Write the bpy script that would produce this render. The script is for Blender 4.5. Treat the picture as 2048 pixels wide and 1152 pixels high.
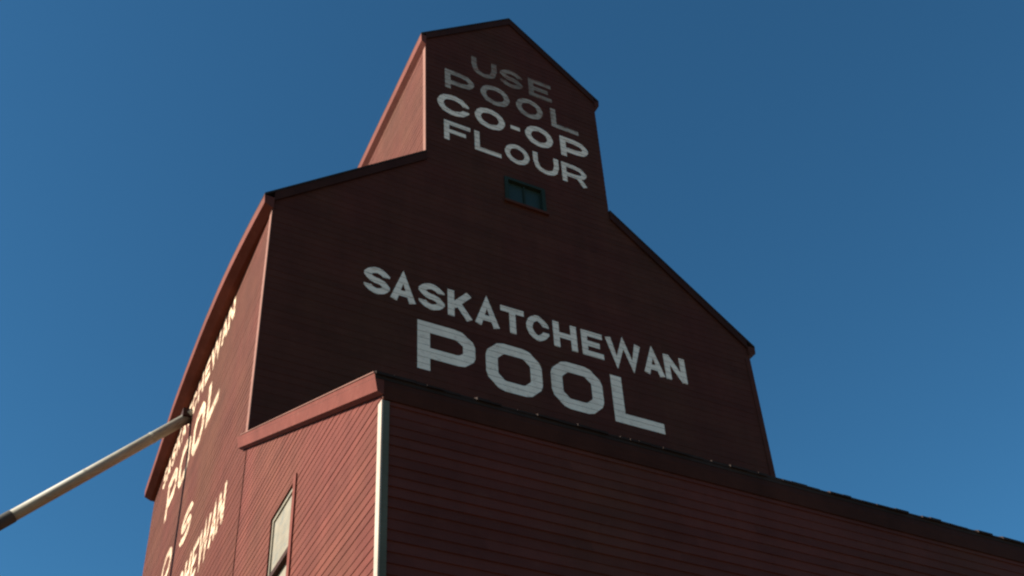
import bpy, bmesh, math, random
from mathutils import Vector, Matrix
random.seed(7)
R = math.radians
for o in list(bpy.data.objects): bpy.data.objects.remove(o)
scene = bpy.context.scene
col = scene.collection

# ------------------------------------------------------------------ camera
yaw, pitch, roll = 0.418, 0.581, -0.009
fw = Vector((math.sin(yaw)*math.cos(pitch), math.cos(yaw)*math.cos(pitch), math.sin(pitch)))
rt = Vector((math.cos(yaw), -math.sin(yaw), 0)); up = rt.cross(fw)
r2 = rt*math.cos(roll) + up*math.sin(roll); u2 = up*math.cos(roll) - rt*math.sin(roll)
cd = bpy.data.cameras.new('camera'); cam = bpy.data.objects.new('camera', cd); col.objects.link(cam)
m = Matrix.Identity(4)
for i in range(3):
    m[i][0] = r2[i]; m[i][1] = u2[i]; m[i][2] = -fw[i]
m[0][3], m[1][3], m[2][3] = -7.607, -12.667, 1.6
cam.matrix_world = m
cd.sensor_fit = 'HORIZONTAL'; cd.sensor_width = 36
cd.lens = 2112.1/2048*36
cd.shift_x = 151.6/2048; cd.shift_y = 373.6/2048
cd.clip_start = 0.1; cd.clip_end = 20000
scene.camera = cam

# ------------------------------------------------------------------ light
SUN = Vector((-0.84, 0.12, 0.54)).normalized()      # towards the sun
elev = math.asin(SUN.z)
w = bpy.data.worlds.new('World'); scene.world = w; w.use_nodes = True
nt = w.node_tree; nt.nodes.clear()
sky = nt.nodes.new('ShaderNodeTexSky'); sky.sky_type = 'NISHITA'; sky.sun_disc = False
sky.sun_elevation = elev; sky.sun_rotation = math.atan2(SUN.x, SUN.y)
sky.altitude = 1500; sky.air_density = 1.0; sky.dust_density = 0.3; sky.ozone_density = 1.6
bg = nt.nodes.new('ShaderNodeBackground'); bg.inputs['Strength'].default_value = 0.05
wo = nt.nodes.new('ShaderNodeOutputWorld')
tint = nt.nodes.new('ShaderNodeMix'); tint.data_type = 'RGBA'; tint.blend_type = 'MULTIPLY'; tint.inputs[0].default_value = 1
tint.inputs[7].default_value = (0.29, 0.68, 0.80, 1)      # the deep blue of the film stock
nt.links.new(sky.outputs[0], tint.inputs[6]); nt.links.new(tint.outputs[2], bg.inputs[0]); nt.links.new(bg.outputs[0], wo.inputs[0])
sd = bpy.data.lights.new('sun', 'SUN'); sd.energy = 5.0; sd.angle = R(0.5); sd.color = (1.0, 0.90, 0.78)
so = bpy.data.objects.new('sun', sd); col.objects.link(so)
so.rotation_euler = (-SUN).to_track_quat('-Z', 'Y').to_euler()
so.location = (-40, 10, 40)
vs = scene.view_settings
vs.view_transform = 'Standard'; vs.look = 'None'; vs.gamma = 1; vs.use_curve_mapping = False; vs.exposure = 1.70
scene.render.engine = 'CYCLES'
scene.cycles.filter_width = 2.3

# ------------------------------------------------------------------ materials
def newmat(name):
    mt = bpy.data.materials.new(name); mt.use_nodes = True
    n = mt.node_tree; b = n.nodes['Principled BSDF']
    return mt, n, b
def N(n, t, **kw):
    x = n.nodes.new(t)
    for k, v in kw.items(): setattr(x, k, v)
    return x
def paint(name, c, rough=0.75, var=0.12, boards=0.0, mottling=1.2, worn=None, worn_amt=0.0, bump=0.25, c2=None, spec=0.08, tone=.15):
    """weathered painted timber: blotches, vertical streaks, a tone per board, fine grain"""
    mt, n, b = newmat(name); L = n.links
    geo = N(n, 'ShaderNodeNewGeometry')
    def noise(scale, sc, detail=5, rough_=0.6):
        mp = N(n, 'ShaderNodeMapping'); mp.inputs['Scale'].default_value = sc
        L.new(geo.outputs['Position'], mp.inputs[0])
        t = N(n, 'ShaderNodeTexNoise'); t.inputs['Scale'].default_value = scale
        t.inputs['Detail'].default_value = detail; t.inputs['Roughness'].default_value = rough_
        L.new(mp.outputs[0], t.inputs['Vector']); return t.outputs['Fac']
    def ramp(f, a, b_, lo, hi):
        r = N(n, 'ShaderNodeMapRange'); L.new(f, r.inputs[0])
        r.inputs[1].default_value = a; r.inputs[2].default_value = b_; r.inputs[3].default_value = lo; r.inputs[4].default_value = hi
        return r.outputs[0]
    def mul(a, b_):
        x = N(n, 'ShaderNodeMath', operation='MULTIPLY')
        for i, v in enumerate((a, b_)):
            if isinstance(v, float): x.inputs[i].default_value = v
            else: L.new(v, x.inputs[i])
        return x.outputs[0]
    blot = ramp(noise(mottling, (1, 1, 1)), .3, .7, 1-var, 1+var)
    streak = ramp(noise(3.0, (1, 1, .12)), .3, .7, 1-var*.7, 1+var*.7)
    grain = ramp(noise(14, (.3, .3, 3)), .3, .7, 1-var*.5, 1+var*.5)
    v = mul(mul(blot, streak), grain)
    if boards:
        sx = N(n, 'ShaderNodeSeparateXYZ'); L.new(geo.outputs['Position'], sx.inputs[0])
        z = N(n, 'ShaderNodeMath', operation='DIVIDE'); L.new(sx.outputs['Z'], z.inputs[0]); z.inputs[1].default_value = boards
        zf = N(n, 'ShaderNodeMath', operation='FLOOR'); L.new(z.outputs[0], zf.inputs[0])
        h = N(n, 'ShaderNodeMath', operation='ADD'); L.new(sx.outputs['X'], h.inputs[0]); L.new(sx.outputs['Y'], h.inputs[1])
        off = N(n, 'ShaderNodeTexWhiteNoise', noise_dimensions='1D'); L.new(zf.outputs[0], off.inputs['W'])
        o5 = N(n, 'ShaderNodeMath', operation='MULTIPLY_ADD'); L.new(off.outputs['Value'], o5.inputs[0]); o5.inputs[1].default_value = 4.0; L.new(h.outputs[0], o5.inputs[2])
        seg = N(n, 'ShaderNodeMath', operation='DIVIDE'); L.new(o5.outputs[0], seg.inputs[0]); seg.inputs[1].default_value = 3.7
        sg = N(n, 'ShaderNodeMath', operation='FLOOR'); L.new(seg.outputs[0], sg.inputs[0])
        cb = N(n, 'ShaderNodeCombineXYZ'); L.new(zf.outputs[0], cb.inputs[0]); L.new(sg.outputs[0], cb.inputs[1])
        wn = N(n, 'ShaderNodeTexWhiteNoise', noise_dimensions='2D'); L.new(cb.outputs[0], wn.inputs['Vector'])
        v = mul(v, ramp(wn.outputs['Value'], 0, 1, 1-tone, 1+tone))
    base = N(n, 'ShaderNodeRGB'); base.outputs[0].default_value = (*c, 1)
    cur = base.outputs[0]
    if c2:
        mx = N(n, 'ShaderNodeMix', data_type='RGBA'); L.new(ramp(noise(.45, (1, 1, .7), 3), .4, .62, 0, 1), mx.inputs[0])
        L.new(cur, mx.inputs[6]); mx.inputs[7].default_value = (*c2, 1); cur = mx.outputs[2]
    vm = N(n, 'ShaderNodeVectorMath', operation='SCALE'); L.new(cur, vm.inputs[0]); L.new(v, vm.inputs['Scale'])
    cur = vm.outputs[0]
    if worn:
        mx = N(n, 'ShaderNodeMix', data_type='RGBA')
        L.new(ramp(noise(5.5, (1, 1, 1.8), 8, .7), .60-worn_amt*.25, .70-worn_amt*.2, 0, min(1, worn_amt*1.6)), mx.inputs[0])
        L.new(cur, mx.inputs[6]); mx.inputs[7].default_value = (*worn, 1); cur = mx.outputs[2]
    L.new(cur, b.inputs['Base Color'])
    b.inputs['Roughness'].default_value = rough
    b.inputs['Specular IOR Level'].default_value = spec
    bp = N(n, 'ShaderNodeBump'); bp.inputs['Strength'].default_value = bump; bp.inputs['Distance'].default_value = .01
    L.new(noise(30, (.25, .25, 3)), bp.inputs['Height']); L.new(bp.outputs[0], b.inputs['Normal'])
    return mt
RED = (0.088, 0.0255, 0.0188)
M = {}
M['siding'] = paint('red_siding_paint', RED, tone=.09, boards=.105, c2=(.084, .0285, .0185), worn=(.115, .046, .033), worn_amt=.16)
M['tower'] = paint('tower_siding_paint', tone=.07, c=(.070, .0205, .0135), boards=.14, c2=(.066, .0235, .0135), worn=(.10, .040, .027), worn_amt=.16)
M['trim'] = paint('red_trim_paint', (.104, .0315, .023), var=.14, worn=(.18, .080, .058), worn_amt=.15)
M['edge'] = paint('faded_corner_paint', (.16, .082, .064), var=.12, worn=(.22, .10, .07), worn_amt=.3)
M['white'] = paint('white_corner_paint', (.29, .25, .205), var=.16, worn=(.32, .2, .15), worn_amt=.18)
M['letter'] = paint('white_lettering_paint', (.84, .70, .55), var=.09, worn=(.45, .30, .22), worn_amt=.28)
M['letter_side'] = paint('sunlit_copy_lettering_paint', (.48, .37, .26), var=.20, worn=(.14, .060, .040), worn_amt=.5)  # worn copy of the lettering paint, colour dimmed to offset the direct sun
M['letter_half'] = paint('half_faded_lettering_paint', (.40, .33, .26), var=.20, worn=(.16, .07, .05), worn_amt=.4)
M['letter_faded'] = paint('faded_lettering_paint', (.25, .20, .155), var=.25, worn=(.22, .10, .07), worn_amt=.5)
M['roof'] = paint('dark_roof_shingle', (.028, .020, .017), rough=.9, var=.25, boards=.12)
M['metal'] = paint('weathered_spout_metal', (.20, .195, .15), rough=.65, var=.12, worn=(.16, .10, .06), worn_amt=.25, spec=.5)
M['darkmetal'] = paint('dark_sleeve_rubber', (.05, .05, .045), rough=.7)
M['cornice'] = paint('dark_weathered_cornice', (.040, .014, .009), var=.2, boards=0.0)
M['grey'] = paint('corner_board_painted_shade', (.085, .088, .065), var=.15)  # darker copy of the white corner board, its shade put into the colour
M['green'] = paint('dull_green_frame_paint', (.020, .032, .025), var=.1)
M['dark'] = paint('dark_void_timber', (.03, .015, .012))
M['concrete'] = paint('foundation_concrete', (.30, .29, .27), rough=.9)
M['blind'] = paint('pale_window_board', (.17, .155, .12), var=.14, mottling=3.5, worn=(.10, .115, .11), worn_amt=.35)
g, n, b = newmat('window_glass'); b.inputs['Base Color'].default_value = (.020, .034, .026, 1); b.inputs['Roughness'].default_value = .5
b.inputs['Specular IOR Level'].default_value = .25; M['glass'] = g

def ground_mat():
    mt, n, b = newmat('prairie_ground'); L = n.links
    geo = N(n, 'ShaderNodeNewGeometry')
    t = N(n, 'ShaderNodeTexNoise'); t.inputs['Scale'].default_value = .15; t.inputs['Detail'].default_value = 9
    L.new(geo.outputs['Position'], t.inputs['Vector'])
    cr = N(n, 'ShaderNodeValToRGB'); L.new(t.outputs['Fac'], cr.inputs[0])
    cr.color_ramp.elements[0].position = .35; cr.color_ramp.elements[0].color = (.095, .062, .030, 1)
    cr.color_ramp.elements[1].position = .65; cr.color_ramp.elements[1].color = (.175, .115, .055, 1)
    t2 = N(n, 'ShaderNodeTexNoise'); t2.inputs['Scale'].default_value = 25; t2.inputs['Detail'].default_value = 6
    L.new(geo.outputs['Position'], t2.inputs['Vector'])
    mx = N(n, 'ShaderNodeMix', data_type='RGBA'); mx.blend_type = 'MULTIPLY'; mx.inputs[0].default_value = .6
    L.new(cr.outputs[0], mx.inputs[6]); L.new(t2.outputs['Fac'], mx.inputs[7]); L.new(mx.outputs[2], b.inputs['Base Color'])
    b.inputs['Roughness'].default_value = .95
    bp = N(n, 'ShaderNodeBump'); bp.inputs['Strength'].default_value = .6; L.new(t2.outputs['Fac'], bp.inputs['Height']); L.new(bp.outputs[0], b.inputs['Normal'])
    return mt

# ------------------------------------------------------------------ helpers
def empty(name, loc, label, cat):
    o = bpy.data.objects.new(name, None); col.objects.link(o); o.location = loc
    o['label'] = label; o['category'] = cat; o.empty_display_size = .5
    return o
def world_loc(o):
    v = Vector((0, 0, 0))
    while o: v += o.location; o = o.parent
    return v
class MB:
    """collects faces given in world coordinates"""
    def __init__(s): s.v = []; s.f = []
    def face(s, *p):
        i = len(s.v); s.v += [Vector(q) for q in p]; s.f.append(tuple(range(i, i+len(p))))
    def prism(s, poly, ext):
        """poly: list of 3-D points of a planar polygon, ext: extrusion vector"""
        e = Vector(ext); a = [Vector(p) for p in poly]; b_ = [p+e for p in a]
        s.face(*a); s.face(*reversed(b_))
        for i in range(len(a)):
            j = (i+1) % len(a); s.face(a[i], a[j], b_[j], b_[i])
    def box(s, a, b_):
        x0, y0, z0 = a; x1, y1, z1 = b_
        s.prism([(x0, y0, z0), (x1, y0, z0), (x1, y1, z0), (x0, y1, z0)], (0, 0, z1-z0))
    def tube(s, a, b_, r0, r1, n=20, cap=True):
        a = Vector(a); b_ = Vector(b_); d = (b_-a).normalized()
        x = d.cross(Vector((0, 0, 1))).normalized(); y = d.cross(x)
        ra = [a+(x*math.cos(t)+y*math.sin(t))*r0 for t in [2*math.pi*k/n for k in range(n)]]
        rb = [b_+(x*math.cos(t)+y*math.sin(t))*r1 for t in [2*math.pi*k/n for k in range(n)]]
        for k in range(n):
            j = (k+1) % n; s.face(ra[k], ra[j], rb[j], rb[k])
        if cap: s.face(*reversed(ra)); s.face(*rb)
    def build(s, name, mat, parent=None, label=None, warp=None, smooth=False, bevel=0):
        off = world_loc(parent) if parent else Vector((0, 0, 0))
        vs_ = [(warp(p) if warp else p) for p in s.v]
        me = bpy.data.meshes.new(name); me.from_pydata([tuple(p-off) for p in vs_], [], s.f)
        bm = bmesh.new(); bm.from_mesh(me)
        bmesh.ops.remove_doubles(bm, verts=bm.verts, dist=.0004)
        bmesh.ops.recalc_face_normals(bm, faces=bm.faces)
        bm.to_mesh(me); bm.free()
        me.materials.append(mat)
        o = bpy.data.objects.new(name, me); col.objects.link(o)
        if parent: o.parent = parent
        if label: o['label'] = label
        if smooth:
            for p in me.polygons: p.use_smooth = True
        if bevel:
            md = o.modifiers.new('bevel', 'BEVEL'); md.width = bevel; md.segments = 2; md.limit_method = 'ANGLE'
        return o

def clapboard(mb, pos, z0, z1, left, right, row, lip, extra=(), hole=None, nu=1, wob=0.0):
    """boards between z0 and z1; pos(u, z, d) -> 3-D point d metres proud of the wall plane"""
    ks = [k*row for k in range(math.ceil(z0/row-1e-6), math.floor(z1/row+1e-6)+1)]
    br = sorted(set([z0, z1] + [k for k in ks if z0 < k < z1] + [e for e in extra if z0 < e < z1] + ([h for h in hole[2:] if z0 < h < z1] if hole else [])))
    cl = [br[0]]
    for q in br[1:]:
        if q-cl[-1] > 1e-4: cl.append(q)
    br = cl
    rr = random.Random(3); lips = {}
    def spans(za, zb):
        zm = (za+zb)/2; la, lb, ra, rb = left(za+1e-5), left(zb-1e-5), right(za+1e-5), right(zb-1e-5)
        if hole and hole[2] < zm < hole[3]:
            return [(la, lb, hole[0], hole[0]), (hole[1], hole[1], ra, rb)]
        return [(la, lb, ra, rb)]
    for za, zb in zip(br[:-1], br[1:]):
        k = math.floor((za+1e-5)/row); zb0 = k*row
        if k not in lips: lips[k] = lip*(1+rr.uniform(-wob, wob))
        L_ = lips[k]
        d = lambda z: L_*(1-(z-zb0)/row)*1.0
        for (la, lb, ra, rb) in spans(za, zb):
            for i in range(nu):
                t0, t1 = i/nu, (i+1)/nu
                A, B = la+(ra-la)*t0, la+(ra-la)*t1; C_, D_ = lb+(rb-lb)*t1, lb+(rb-lb)*t0
                mb.face(pos(A, za, d(za)), pos(B, za, d(za)), pos(C_, zb, d(zb)), pos(D_, zb, d(zb)))
                if abs(za-zb0) < 1e-4:
                    mb.face(pos(A, za, 0), pos(B, za, 0), pos(B, za, d(za)), pos(A, za, d(za)))

# ---- lettering: strokes as mitred ribbons
def glyph(ch, w, s, soft=True):
    """centre lines in a box w wide, 1 high, stroke s: list of (points, closed)"""
    h = s/2; l, r, b_, t = h, w-h, h, 1-h; m_ = .5; c = min(.24, (w-2*h)*.38) if soft else .185
    sharp = ch in 'PR'
    def rnd(P, closed):
        out = []; n_ = len(P)
        for i, p in enumerate(P):
            if (not closed and i in (0, n_-1)) or (sharp and i == 1): out.append(p); continue
            a, q = P[i-1], P[(i+1) % n_]; e = .32 if soft else .12
            out += [(p[0]+(a[0]-p[0])*e, p[1]+(a[1]-p[1])*e), (p[0]+(q[0]-p[0])*e, p[1]+(q[1]-p[1])*e)]
        return out
    O_ = [(l+c, t), (r-c, t), (r, t-c), (r, b_+c), (r-c, b_), (l+c, b_), (l, b_+c), (l, t-c)]
    G = {
     'O': [(O_, 1)],
     'C': [([(r, .60), (r, t-c), (r-c, t), (l+c, t), (l, t-c), (l, b_+c), (l+c, b_), (r-c, b_), (r, b_+c), (r, .40)], 0)],
     'P': [([(l, 0), (l, t), (r-c, t), (r, t-c*.8), (r, .36+c*.7), (r-c*.8, .36), (l+h, .36)], 0)],
     'L': [([(l, 1), (l, b_), (w, b_)], 0)],
     'U': [([(l, 1), (l, b_+c), (l+c, b_), (r-c, b_), (r, b_+c), (r, 1)], 0)],
     'S': [([(r, .70), (r, t-c*.7), (r-c*.8, t), (l+c*.8, t), (l, t-c*.7), (l, m_+c*.7), (l+c*.8, m_), (r-c*.8, m_), (r, m_-c*.7), (r, b_+c*.7), (r-c*.8, b_), (l+c*.8, b_), (l, b_+c*.7), (l, .30)], 0)],
     'E': [([(w, t), (l, t), (l, b_), (w, b_)], 0), ([(l+h, m_), (w*.85, m_)], 0)],
     'F': [([(w, t), (l, t), (l, 0)], 0), ([(l+h, m_*.96), (w*.82, m_*.96)], 0)],
     'T': [([(0, t), (w, t)], 0), ([(w/2, t-h), (w/2, 0)], 0)],
     'H': [([(l, 0), (l, 1)], 0), ([(r, 0), (r, 1)], 0), ([(l+h, m_), (r-h, m_)], 0)],
     'I': [([(w/2, 0), (w/2, 1)], 0)],
     'A': [([(h*.8, 0), (w/2, .94), (w-h*.8, 0)], 0), ([(w*.25, .30), (w*.75, .30)], 0)],
     'K': [([(l, 0), (l, 1)], 0), ([(r, 1), (l+h*.6, .40)], 0), ([(l+w*.30, .52), (r, 0)], 0)],
     'N': [([(l, 0), (l, 1)], 0), ([(r, 0), (r, 1)], 0), ([(l, .96), (r, .04)], 0)],
     'W': [([(h*.8, 1), (w*.27, .06), (w*.5, .94), (w*.73, .06), (w-h*.8, 1)], 0)],
     'R': [([(l, 0), (l, t), (r-c, t), (r, t-c*.8), (r, .42+c*.6), (r-c*.8, .42), (l+h, .42)], 0), ([(r-c*1.1, .42), (r, 0)], 0)],
     '-': [([(0, .5), (w, .5)], 0)],
    }
    return [(rnd(P, cl) if ch in 'OCSUPR' and (ch not in 'PR' or k == 0) else P, cl) for k, (P, cl) in enumerate(G[ch])]
def cut(poly, z, sg):
    out = []
    for i, p in enumerate(poly):
        q = poly[(i+1) % len(poly)]; dp, dq = (p[1]-z)*sg, (q[1]-z)*sg
        if dp >= 0: out.append(p)
        if dp*dq < 0:
            t = dp/(dp-dq); out.append((p[0]+(q[0]-p[0])*t, z))
    return out
def ribbon(mb, P, closed, hw, pos, d):
    n_ = len(P); P = [Vector(p) for p in P]; LR = []
    for i in range(n_):
        a = P[i-1] if (closed or i > 0) else None; c = P[(i+1) % n_] if (closed or i < n_-1) else None
        d0 = (P[i]-a).normalized() if a is not None else None; d1 = (c-P[i]).normalized() if c is not None else None
        if d0 is None: d0 = d1
        if d1 is None: d1 = d0
        n0 = Vector((-d0.y, d0.x)); n1 = Vector((-d1.y, d1.x)); q = (n0+n1)
        q.normalize(); k = min(1/max(q.dot(n0), .3), 2.4)
        LR.append((P[i]+q*hw*k, P[i]-q*hw*k))
    for i in range(n_ if closed else n_-1):
        j = (i+1) % n_
        (a, b_), (c, e) = LR[i], LR[j]
        poly = [(a.x, a.y), (b_.x, b_.y), (e.x, e.y), (c.x, c.y)]      # paint follows the boards and breaks at each lap
        zs = [p[1] for p in poly]
        for kk in range(math.floor(min(zs)/.14), math.floor(max(zs)/.14)+1):
            lo, hi = kk*.14+.0012, (kk+1)*.14-.0004
            q = cut(cut(poly, lo, 1), hi, -1)
            if len(q) > 2:
                mb.face(*[pos(p[0], p[1], d+.005*(1-(p[1]-kk*.14)/.14)) for p in q])
def word(letters, z0, z1, stroke, pos, d0, mat, parent, label, warp=None, soft=True):
    H = z1-z0
    for ch, x0, x1 in letters:
        mb = MB(); w_ = (x1-x0)/H
        for k, (pts, closed) in enumerate(glyph(ch, w_, stroke/H, soft)):
            P = [(x0+p[0]*H, z0+p[1]*H) for p in pts]
            ribbon(mb, P, closed, stroke/2, pos, d0+.0008*k)
        nm = 'hyphen' if ch == '-' else 'letter '+ch
        mb.build('painted_hyphen' if ch == '-' else 'painted_letter', mat, parent, nm+' of the '+label, warp)

# ------------------------------------------------------------------ ground
gb = MB(); gb.face((-6000, -6000, 0), (6000, -6000, 0), (6000, 6000, 0), (-6000, 6000, 0))
gr = gb.build('ground', ground_mat()); gr['kind'] = 'structure'

# ------------------------------------------------------------------ grain elevator
D = 10.27; ZE, OE, S = 15.668, .179, .842
XC, CW, OC = -.056, 2.081, .118
ZC, ZA = 21.953, 23.789; SC = (ZA-ZC)/(CW+OC); DC = 7.6
TH = .05
el = empty('grain_elevator', (0, D/2, 0), 'tall dark red grain elevator tower with white lettering and narrow gabled cupola', 'grain elevator')

def bulge(p):
    """the old bin wall bellies out a little towards the middle"""
    if p.x < -4.6 and 0 < p.y < D and p.z < 16.6:
        k = math.sin(math.pi*p.y/D); f = min(1, max(0, (p.z-13)/2.67))**2
        return p+Vector((-.10*k*f, 0, 0))
    return p
def sag(p):
    """the eave pulls outwards between its ends"""
    if p.x < -4.6 and 0 < p.y <= D+.1 and p.z < 16.6:
        K = [(0, 0), (.5, .045), (1.0, .085), (1.6, .125), (2.4, .165), (3.6, .195), (5, .20), (6.5, .19), (8.5, .13), (D+.2, .08)]
        for (a0, v0), (a1, v1) in zip(K[:-1], K[1:]):
            if a0 <= p.y <= a1: return p+Vector((-(v0+(v1-v0)*(p.y-a0)/(a1-a0)), 0, 0))
    return p

posF = lambda u, z, d: Vector((u, -d, z))
wt = ZE+S*OE-TH; cupt = ZC+SC*OC-TH; zj1 = wt+S*(5+XC-CW)
def lf(z):
    if z <= wt: return -5
    if z <= zj1: return -5+(z-wt)/S
    if z <= cupt: return XC-CW
    return min(XC, XC-CW+(z-cupt)/SC)
zj2 = wt+S*(5-XC-CW); 
def rf(z):
    if z <= wt: return 5
    if z <= zj2: return 5-(z-wt)/S
    if z <= cupt: return XC+CW
    return max(XC, XC+CW-(z-cupt)/SC)
fw_ = MB(); clapboard(fw_, posF, .6, cupt+SC*CW, lf, rf, .14, .004, extra=(wt, zj1, zj2, cupt), hole=(-.38, .44, 17.60, 18.22), wob=.4)
front = fw_.build('front_wall', M['tower'], el)

SK = [('S',-3.31,-2.83),('A',-2.81,-2.35),('S',-2.29,-1.79),('K',-1.73,-1.24),('A',-1.19,-.72),('T',-.68,-.20),('C',-.16,.31),('H',.40,.90),('E',1.0,1.46),('W',1.54,2.30),('A',2.35,2.80),('N',2.83,3.32)]
PL = [('P',-2.31,-1.22),('O',-1.02,.09),('O',.27,1.34),('L',1.54,2.60)]
word(SK, 14.13, 14.74, .13, posF, .0028, M['letter'], front, 'white painted word SASKATCHEWAN in a single row of capitals')
word(PL, 12.75, 13.82, .235, posF, .0028, M['letter'], front, 'large blocky white painted word POOL above the shed roof', soft=False)
word([('U',-1.06,-.45),('S',-.37,.18),('E',.33,.90)], 21.27, 21.86, .125, posF, .0028, M['letter_faded'], front, 'faded white word USE at the top of the cupola')
word([('P',-1.70,-1.02),('O',-.87,-.18),('O',-.02,.63),('L',.83,1.50)], 20.46, 21.08, .13, posF, .0028, M['letter_half'], front, 'faded white word POOL on the cupola')
word([('C',-1.88,-1.16),('O',-1.03,-.33),('O',.15,.82),('P',1.0,1.69)], 19.62, 20.25, .14, posF, .0028, M['letter'], front, 'white word CO-OP on the cupola')
hy = MB(); hy.box((-.20, -.0125, 19.87), (.02, -.0105, 19.98)); hy.build('painted_hyphen', M['letter'], front, 'white hyphen in the word CO-OP')
word([('F',-1.74,-1.15),('L',-1.06,-.46),('O',-.37,.20),('U',.29,.90),('R',.97,1.57)], 18.81, 19.40, .115, posF, .0028, M['letter'], front, 'white word FLOUR, lowest line on the cupola')

posL = lambda u, z, d: Vector((-5-d, -u, z))       # u grows towards the viewer's right
lw = MB(); clapboard(lw, posL, .6, wt, lambda z: -D, lambda z: 0, .14, .004, nu=28, wob=.4)
leftw = lw.build('side_wall', M['tower'], el, 'sunlit side wall with streaky white lettering', warp=bulge)
YC = 5.55
posT = lambda u, z, d: Vector((-5-d, YC-u, z))
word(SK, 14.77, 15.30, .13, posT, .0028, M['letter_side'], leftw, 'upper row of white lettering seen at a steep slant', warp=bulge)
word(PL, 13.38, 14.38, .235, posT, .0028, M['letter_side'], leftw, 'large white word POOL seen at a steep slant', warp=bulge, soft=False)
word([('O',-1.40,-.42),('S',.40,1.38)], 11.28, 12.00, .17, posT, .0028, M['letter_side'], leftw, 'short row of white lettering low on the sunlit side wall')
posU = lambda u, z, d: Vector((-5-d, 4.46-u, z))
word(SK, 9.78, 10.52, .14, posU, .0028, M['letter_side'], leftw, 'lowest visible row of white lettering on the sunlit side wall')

posR = lambda u, z, d: Vector((5+d, u, z))
rw = MB(); clapboard(rw, posR, .6, wt, lambda z: 0, lambda z: D, .14, .006); rw.build('side_wall', M['tower'], el)
posB = lambda u, z, d: Vector((-u, D+d, z))
def lb(z): return -5 if z <= wt else -5+(z-wt)/S
bw = MB(); clapboard(bw, posB, .6, wt+S*5-.01, lb, lambda z: -lb(z), .14, .004, extra=(wt,)); bw.build('rear_wall', M['tower'], el)
fd = MB(); fd.box((-5.05, -.05+.06, 0), (5.05, D+.05, .6)); fd.build('foundation', M['concrete'], el)

# main roof: two slopes, cut short at the cupola sides
RF = .05
def slope_roof(mb, xe, ze, xi, zi, y0, y1, ny=24):
    for i in range(ny):
        a, b_ = y0+(y1-y0)*i/ny, y0+(y1-y0)*(i+1)/ny
        T = [(xe, a, ze), (xi, a, zi), (xi, b_, zi), (xe, b_, ze)]
        Bt = [(x, y, z-TH) for x, y, z in T]
        mb.face(*T); mb.face(*reversed(Bt))
        mb.face(T[0], Bt[0], Bt[3], T[3])
        if i == 0: mb.face(T[0], T[1], Bt[1], Bt[0])
        if i == ny-1: mb.face(T[3], Bt[3], Bt[2], T[2])
mr = MB()
for sg in (-1, 1):
    xe = sg*(5+OE); xi = XC+sg*CW; slope_roof(mr, xe, ZE, xi, ZE+S*(abs(xe)-abs(xi)), -RF, DC)
    slope_roof(mr, xe, ZE, 0, ZE+S*abs(xe), DC, D+RF, 6)
roof = mr.build('roof', M['roof'], el, warp=sag)
# boxed eaves tapering back to the wall, running along y
def eave(mb, sx, xw, o_, zt, h, y0, y1, ny=24, lip=.028):
    prof = [(-.26, zt), (o_, zt), (o_*.93, zt-h*.70), (lip*.3, zt-h), (-.26, zt-h)]
    ys = [y0, .02]+[.02+(y1-.02)*(i+1)/ny for i in range(ny)]; ny += 1; back = prof
    for i in range(ny):
        a, b_ = ys[i], ys[i+1]
        prof = [(max(p[0], .001), p[1]) for p in back] if i == 0 else back
        for j in range(len(prof)):
            p, q = prof[j], prof[(j+1) % len(prof)]
            mb.face((xw+sx*p[0], a, p[1]), (xw+sx*q[0], a, q[1]), (xw+sx*q[0], b_, q[1]), (xw+sx*p[0], b_, p[1]))
        if i == 0: mb.face(*[(xw+sx*p[0], a, p[1]) for p in prof])
        if i == ny-1: mb.face(*[(xw+sx*p[0], b_, p[1]) for p in reversed(prof)])
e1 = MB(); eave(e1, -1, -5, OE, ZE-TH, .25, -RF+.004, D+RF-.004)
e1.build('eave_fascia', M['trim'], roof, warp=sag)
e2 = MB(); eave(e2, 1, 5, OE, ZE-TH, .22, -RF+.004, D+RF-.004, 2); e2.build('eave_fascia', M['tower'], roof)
def rake(mb, xe, ze, xi, s_, y0, y1, h):
    zi = ze+s_*abs(xe-xi)
    mb.prism([(xe, y0, ze), (xi, y0, zi), (xi, y0, zi-h), (xe, y0, ze-h)], (0, y1-y0, 0))
for sg in (-1, 1):
    k = MB(); rake(k, sg*5.0, ZE-TH+S*OE-.003, XC+sg*CW, S, -RF+.008, -.010, .20); k.build('rake_board', M['cornice'], roof)

# cupola
cs = []
for sg in (-1, 1):
    X = XC+sg*CW; posc = (lambda u, z, d, X=X, sg=sg: Vector((X+sg*d, u*sg, z)))
    k = MB(); clapboard(k, posc, ZE+S*(5+OE-abs(X))-TH-.3, cupt, (lambda z: -DC) if sg < 0 else (lambda z: 0), (lambda z: 0) if sg < 0 else (lambda z: DC), .14, .004, wob=.4)
    k.build('cupola_wall', M['tower'], el)
k = MB()
posb = lambda u, z, d: Vector((u, DC+d, z))
def lc(z): return XC-CW if z <= cupt else min(XC, XC-CW+(z-cupt)/SC)
clapboard(k, posb, zj1-.4, cupt+SC*CW-.01, lc, lambda z: 2*XC-lc(z), .14, .004, extra=(cupt,)); k.build('cupola_wall', M['tower'], el)
cr = MB()
for sg in (-1, 1): slope_roof(cr, XC+sg*(CW+OC), ZC, XC, ZA, -.04, DC+.04, 1)
croof = cr.build('cupola_roof', M['roof'], el)
for sg in (-1, 1):
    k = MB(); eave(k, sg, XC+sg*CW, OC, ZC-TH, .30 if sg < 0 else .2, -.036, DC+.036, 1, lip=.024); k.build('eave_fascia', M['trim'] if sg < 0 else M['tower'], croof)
    k = MB(); rake(k, XC+sg*CW, ZC-TH+SC*OC-.003, XC, SC, -.034, -.010, .17); k.build('rake_board', M['cornice'], croof)

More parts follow.
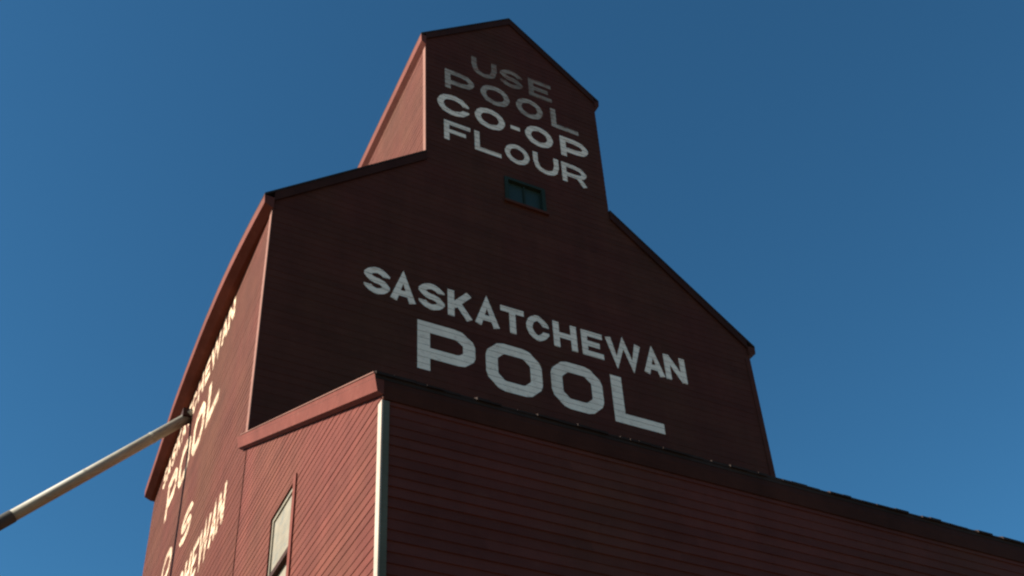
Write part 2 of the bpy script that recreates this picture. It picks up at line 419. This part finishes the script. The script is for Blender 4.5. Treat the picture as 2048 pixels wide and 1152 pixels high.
# corner boards
def corner(mb, x, sx, y, z0, z1, wx, wy, t=.016, wy_t=None):
    """L of two boards round the corner (x, y); front faces -y"""
    mb.prism([(x+sx*t, y-t, z0), (x-sx*wx, y-t, z0), (x-sx*wx, y-.0, z0), (x, y, z0), (x, y+wy, z0), (x+sx*t, y+wy, z0)], (0, 0, z1-z0))
k = MB()
k.prism([(-5.016, -.012, 10.45), (-5.016, .13, 10.45), (-4.999, .13, 10.45), (-4.999, -.012, 10.45)], (0, 0, ZE-TH-.25-10.45)); k.build('corner_board', M['edge'], el)
k = MB(); X = XC-CW
k.prism([(X-.014, -.010, 18), (X-.014, .11, 18), (X+.001, .11, 18), (X+.001, -.010, 18)], (0, 0, ZC-TH-.33-18)); k.build('corner_board', M['edge'], el)
k = MB(); corner(k, 5, 1, 0, .6, ZE-TH-.33, .10, .12); k.build('corner_board', M['tower'], el)

# gable window
fr = MB(); x0, x1, z0, z1 = -.38, .44, 17.60, 18.22
for a, b_ in (((x0-.05, -.03, z1), (x1+.05, .05, z1+.07)), ((x0-.05, -.03, z0), (x0+.03, .05, z1)), ((x1-.03, -.03, z0), (x1+.05, .05, z1)), (((x0+x1)/2-.02, .02, z0), ((x0+x1)/2+.02, .05, z1))):
    fr.box(a, b_)
win = MB(); win.box((x0, .050, z0), (x1, .056, z1))
wobj = fr.build('window', M['green'], el, 'small dull green window below the lettering')
win.build('pane', M['glass'], wobj)
sl = MB(); sl.box((x0-.09, -.06, z0-.06), (x1+.09, .05, z0)); sl.build('sill', M['tower'], wobj)

# loading spout
A0 = Vector((-5.0, 5.75, 14.93)); A1 = Vector((-8.08, 6.15, 11.86)); dv = A1-A0
sp = MB(); sp.tube(A0-dv*.01, A0+dv*1.0, .112, .118, 28)
spout = sp.build('loading_spout', M['metal'], el, 'long pale metal pipe slanting down from the side wall')
for p in spout.data.polygons: p.use_smooth = len(p.vertices) == 4
for t in (.24, .60):
    k = MB(); k.tube(A0+dv*t, A0+dv*(t+.012), .119, .119, 28); k.build('joint_band', M['metal'], spout)
k = MB(); k.tube(A0+dv*.015, A0+dv*.035, .16, .16, 28); k.build('wall_flange', M['metal'], spout)
k = MB(); k.tube(A0+dv*.975, A0+dv*1.35, .130, .134, 28); sl_ = k.build('end_sleeve', M['darkmetal'], spout)
k = MB(); k.box((-5.20, 5.62, 14.76), (-5.0, 5.90, 14.95)); k.build('spout_socket', M['dark'], spout, warp=bulge)


# ------------------------------------------------------------------ lean-to shed in front
A = 5.666; ZF = 7.525; ZJ = 10.581; OA = .105; RA = .054; SA = (ZJ-ZF)/(A+RA)
sh = empty('lean_to_shed', (0, -A/2, 0), 'lean-to shed with red clapboards, shed roof and white corner board, joined to the tower base', 'shed')
posf = lambda u, z, d: Vector((u, -A-d, z))
k = MB(); clapboard(k, posf, .4, ZF-.05, lambda z: -5, lambda z: 5.0, .105, .012, wob=.35); k.build('front_wall', M['siding'], sh)
ts = .05
ztop = lambda y: ZF+SA*(y+A+RA)-ts           # underside of the roof slab
posl = lambda u, z, d: Vector((-5-d, -u, z))
def ll(z):      # u of the far end (left in view); wall spans y from -A to -.06
    return .06
def rl(z): return A if z <= ztop(-A) else A-(z-ztop(-A))/SA
WY0, WY1, WZ0, WZ1 = -2.87, -1.90, 6.30, 8.13
k = MB(); clapboard(k, posl, .4, ztop(-.07), ll, rl, .105, .005, extra=(ztop(-A),), hole=(-WY1, -WY0, WZ0, WZ1), wob=.35)
shl = k.build('side_wall', M['siding'], sh)
posr = lambda u, z, d: Vector((5+d, u, z))
k = MB(); clapboard(k, posr, .4, ztop(-.03), lambda z: -A if z <= ztop(-A) else -A+(z-ztop(-A))/SA, lambda z: -.02, .105, .016, extra=(ztop(-A),)); k.build('side_wall', M['siding'], sh)
k = MB(); k.box((-5.05, -A-.05, 0), (5.05, 0, .4)); k.build('foundation', M['concrete'], sh)
# roof slab
k = MB(); xa, xb = -5-OA, 5+OA
k.prism([(xa, -A-RA, ZF), (xa, -.012, ztop(-.012)+ts), (xa, -.012, ztop(-.012)), (xa, -A-RA, ZF-ts)], (xb-xa, 0, 0))
rs = random.Random(5); x = xa
while x < xb-.02:
    w_ = min(rs.uniform(.10, .22), xb-x-.004); q = rs.uniform(.004, .026); zt = rs.uniform(.006, .020)
    k.prism([(x+.002, -A-RA-q, ZF-.012), (x+w_-.002, -A-RA-q, ZF-.012), (x+w_-.002, -A-RA-q, ZF+zt), (x+.002, -A-RA-q, ZF+zt)], (0, .35, .35*SA+.001))
    x += w_
sroof = k.build('roof', M['roof'], sh)
# rake fascia on both ends: leans back towards its foot, laps over the tower corner
for sx, x in ((-1, -5), (1, 5)):
    k = MB(); H = .205; e = .022; y0 = -A-RA+.004; y1 = .22 if sx < 0 else -.014
    def sec(y, dz=0): 
        zt = ztop(y)+(.05 if sx < 0 else -.002)
        xo = OA+.008 if sx < 0 else OA
        return [(x+sx*.018, y, zt), (x+sx*xo, y, zt), (x+sx*xo*.72, y, zt-H*.85-.015), (x+sx*e, y, zt-H*.85-.035), (x+sx*.018, y, zt-H*.85-.035)]
    a, b_ = sec(y0), sec(y1)
    for j in range(5):
        q = (j+1) % 5; k.face(a[j], a[q], b_[q], b_[j])
    k.face(*a); k.face(*reversed(b_))
    k.build('rake_fascia', M['trim'], sroof)
# thin pale metal edge strip on the lit rake
k = MB(); k.prism([(xa-.018, -A-RA, ZF+.004), (xa+.05, -A-RA, ZF+.004), (xa+.05, -A-RA, ZF+.016), (xa-.018, -A-RA, ZF+.016)], (0, A+RA-.02, SA*(A+RA-.02)))
k.build('drip_edge', M['edge'], sroof)
# front eave fascia
k = MB(); prof = [(0, ZF-ts), (RA-.004, ZF-ts), (RA-.004, ZF-ts-.06), (.026, ZF-.235), (0, ZF-.235)]
k.prism([(-5.015, -A-p[0], p[1]) for p in prof], (10.03, 0, 0)); k.build('eave_fascia', M['cornice'], sroof)
# little roof cleats along the eave
for x in (-3.49, -2.42, -1.75, -1.02):
    k = MB(); k.prism([(x-.02, -A-RA+.02, ZF+.01), (x+.02, -A-RA+.02, ZF+.01), (x+.02, -A-RA+.05, ZF+.045), (x-.02, -A-RA+.05, ZF+.045)], (0, .02, .01)); k.build('roof_cleat', M['edge'], sroof)
# corner boards
k = MB(); k.box((-5.028, -A+.0, .4), (-5.0, -A+.062, ZF-.25)); k.box((-5.028, -A-.026, .4), (-5.012, -A-.0005, ZF-.25)); k.build('corner_board', M['white'], sh)
k = MB(); k.box((-5.0115, -A-.024, .4), (-4.952, -A-.0, ZF-.25)); k.build('corner_board', M['grey'], sh, 'shaded face of the white corner board, shade painted in as grey')
k = MB(); corner(k, 5, 1, -A, .4, ZF-.25, .10, .12, t=.028); k.build('corner_board', M['white'], sh)
# side window: recessed double sash
k = MB(); y0, y1, z0, z1 = WY0, WY1, WZ0, WZ1; xi = -4.93
k.box((-5.0, y1, z0), (xi, y1+.03, z1)); k.box((-5.0, y0-.03, z0), (xi, y0, z1)); k.box((-5.0, y0-.03, z1), (xi, y1+.03, z1+.03)); k.box((-5.0, y0-.03, z0-.03), (xi, y1+.03, z0))
wn = k.build('window', M['siding'], sh, 'tall pale window of two sashes recessed in the sunlit clapboards')
k = MB()
for a, b_ in (((xi-.05, y0+.002, z0+.002), (xi-.01, y0+.045, z1-.002)), ((xi-.05, y1-.045, z0+.002), (xi-.01, y1-.002, z1-.002)), ((xi-.05, y0+.045, z1-.05), (xi-.01, y1-.045, z1-.002)), ((xi-.05, y0+.045, z0+.002), (xi-.01, y1-.045, z0+.06))):
    k.box(a, b_)
k.build('sash_frame', M['blind'], wn)
k = MB(); k.box((xi-.09, y0+.004, 7.20), (xi-.01, y1-.004, 7.27)); k.build('meeting_rail', M['dark'], wn)
k = MB(); k.box((xi-.03, y0+.045, z0+.06), (xi-.02, y1-.045, 7.20)); k.build('pane', M['blind'], wn)
k = MB(); k.box((xi-.03, y0+.045, 7.27), (xi-.02, y1-.045, z1-.05)); k.build('pane', M['blind'], wn)
k = MB(); k.box((-5.024, y0-.10, z0-.02), (-5.0, y0-.0, z1+.02)); k.build('casing', M['trim'], wn)
k = MB(); k.box((-5.05, y0-.10, z0-.08), (-4.97, y1+.06, z0-.03)); k.build('sill', M['trim'], wn)
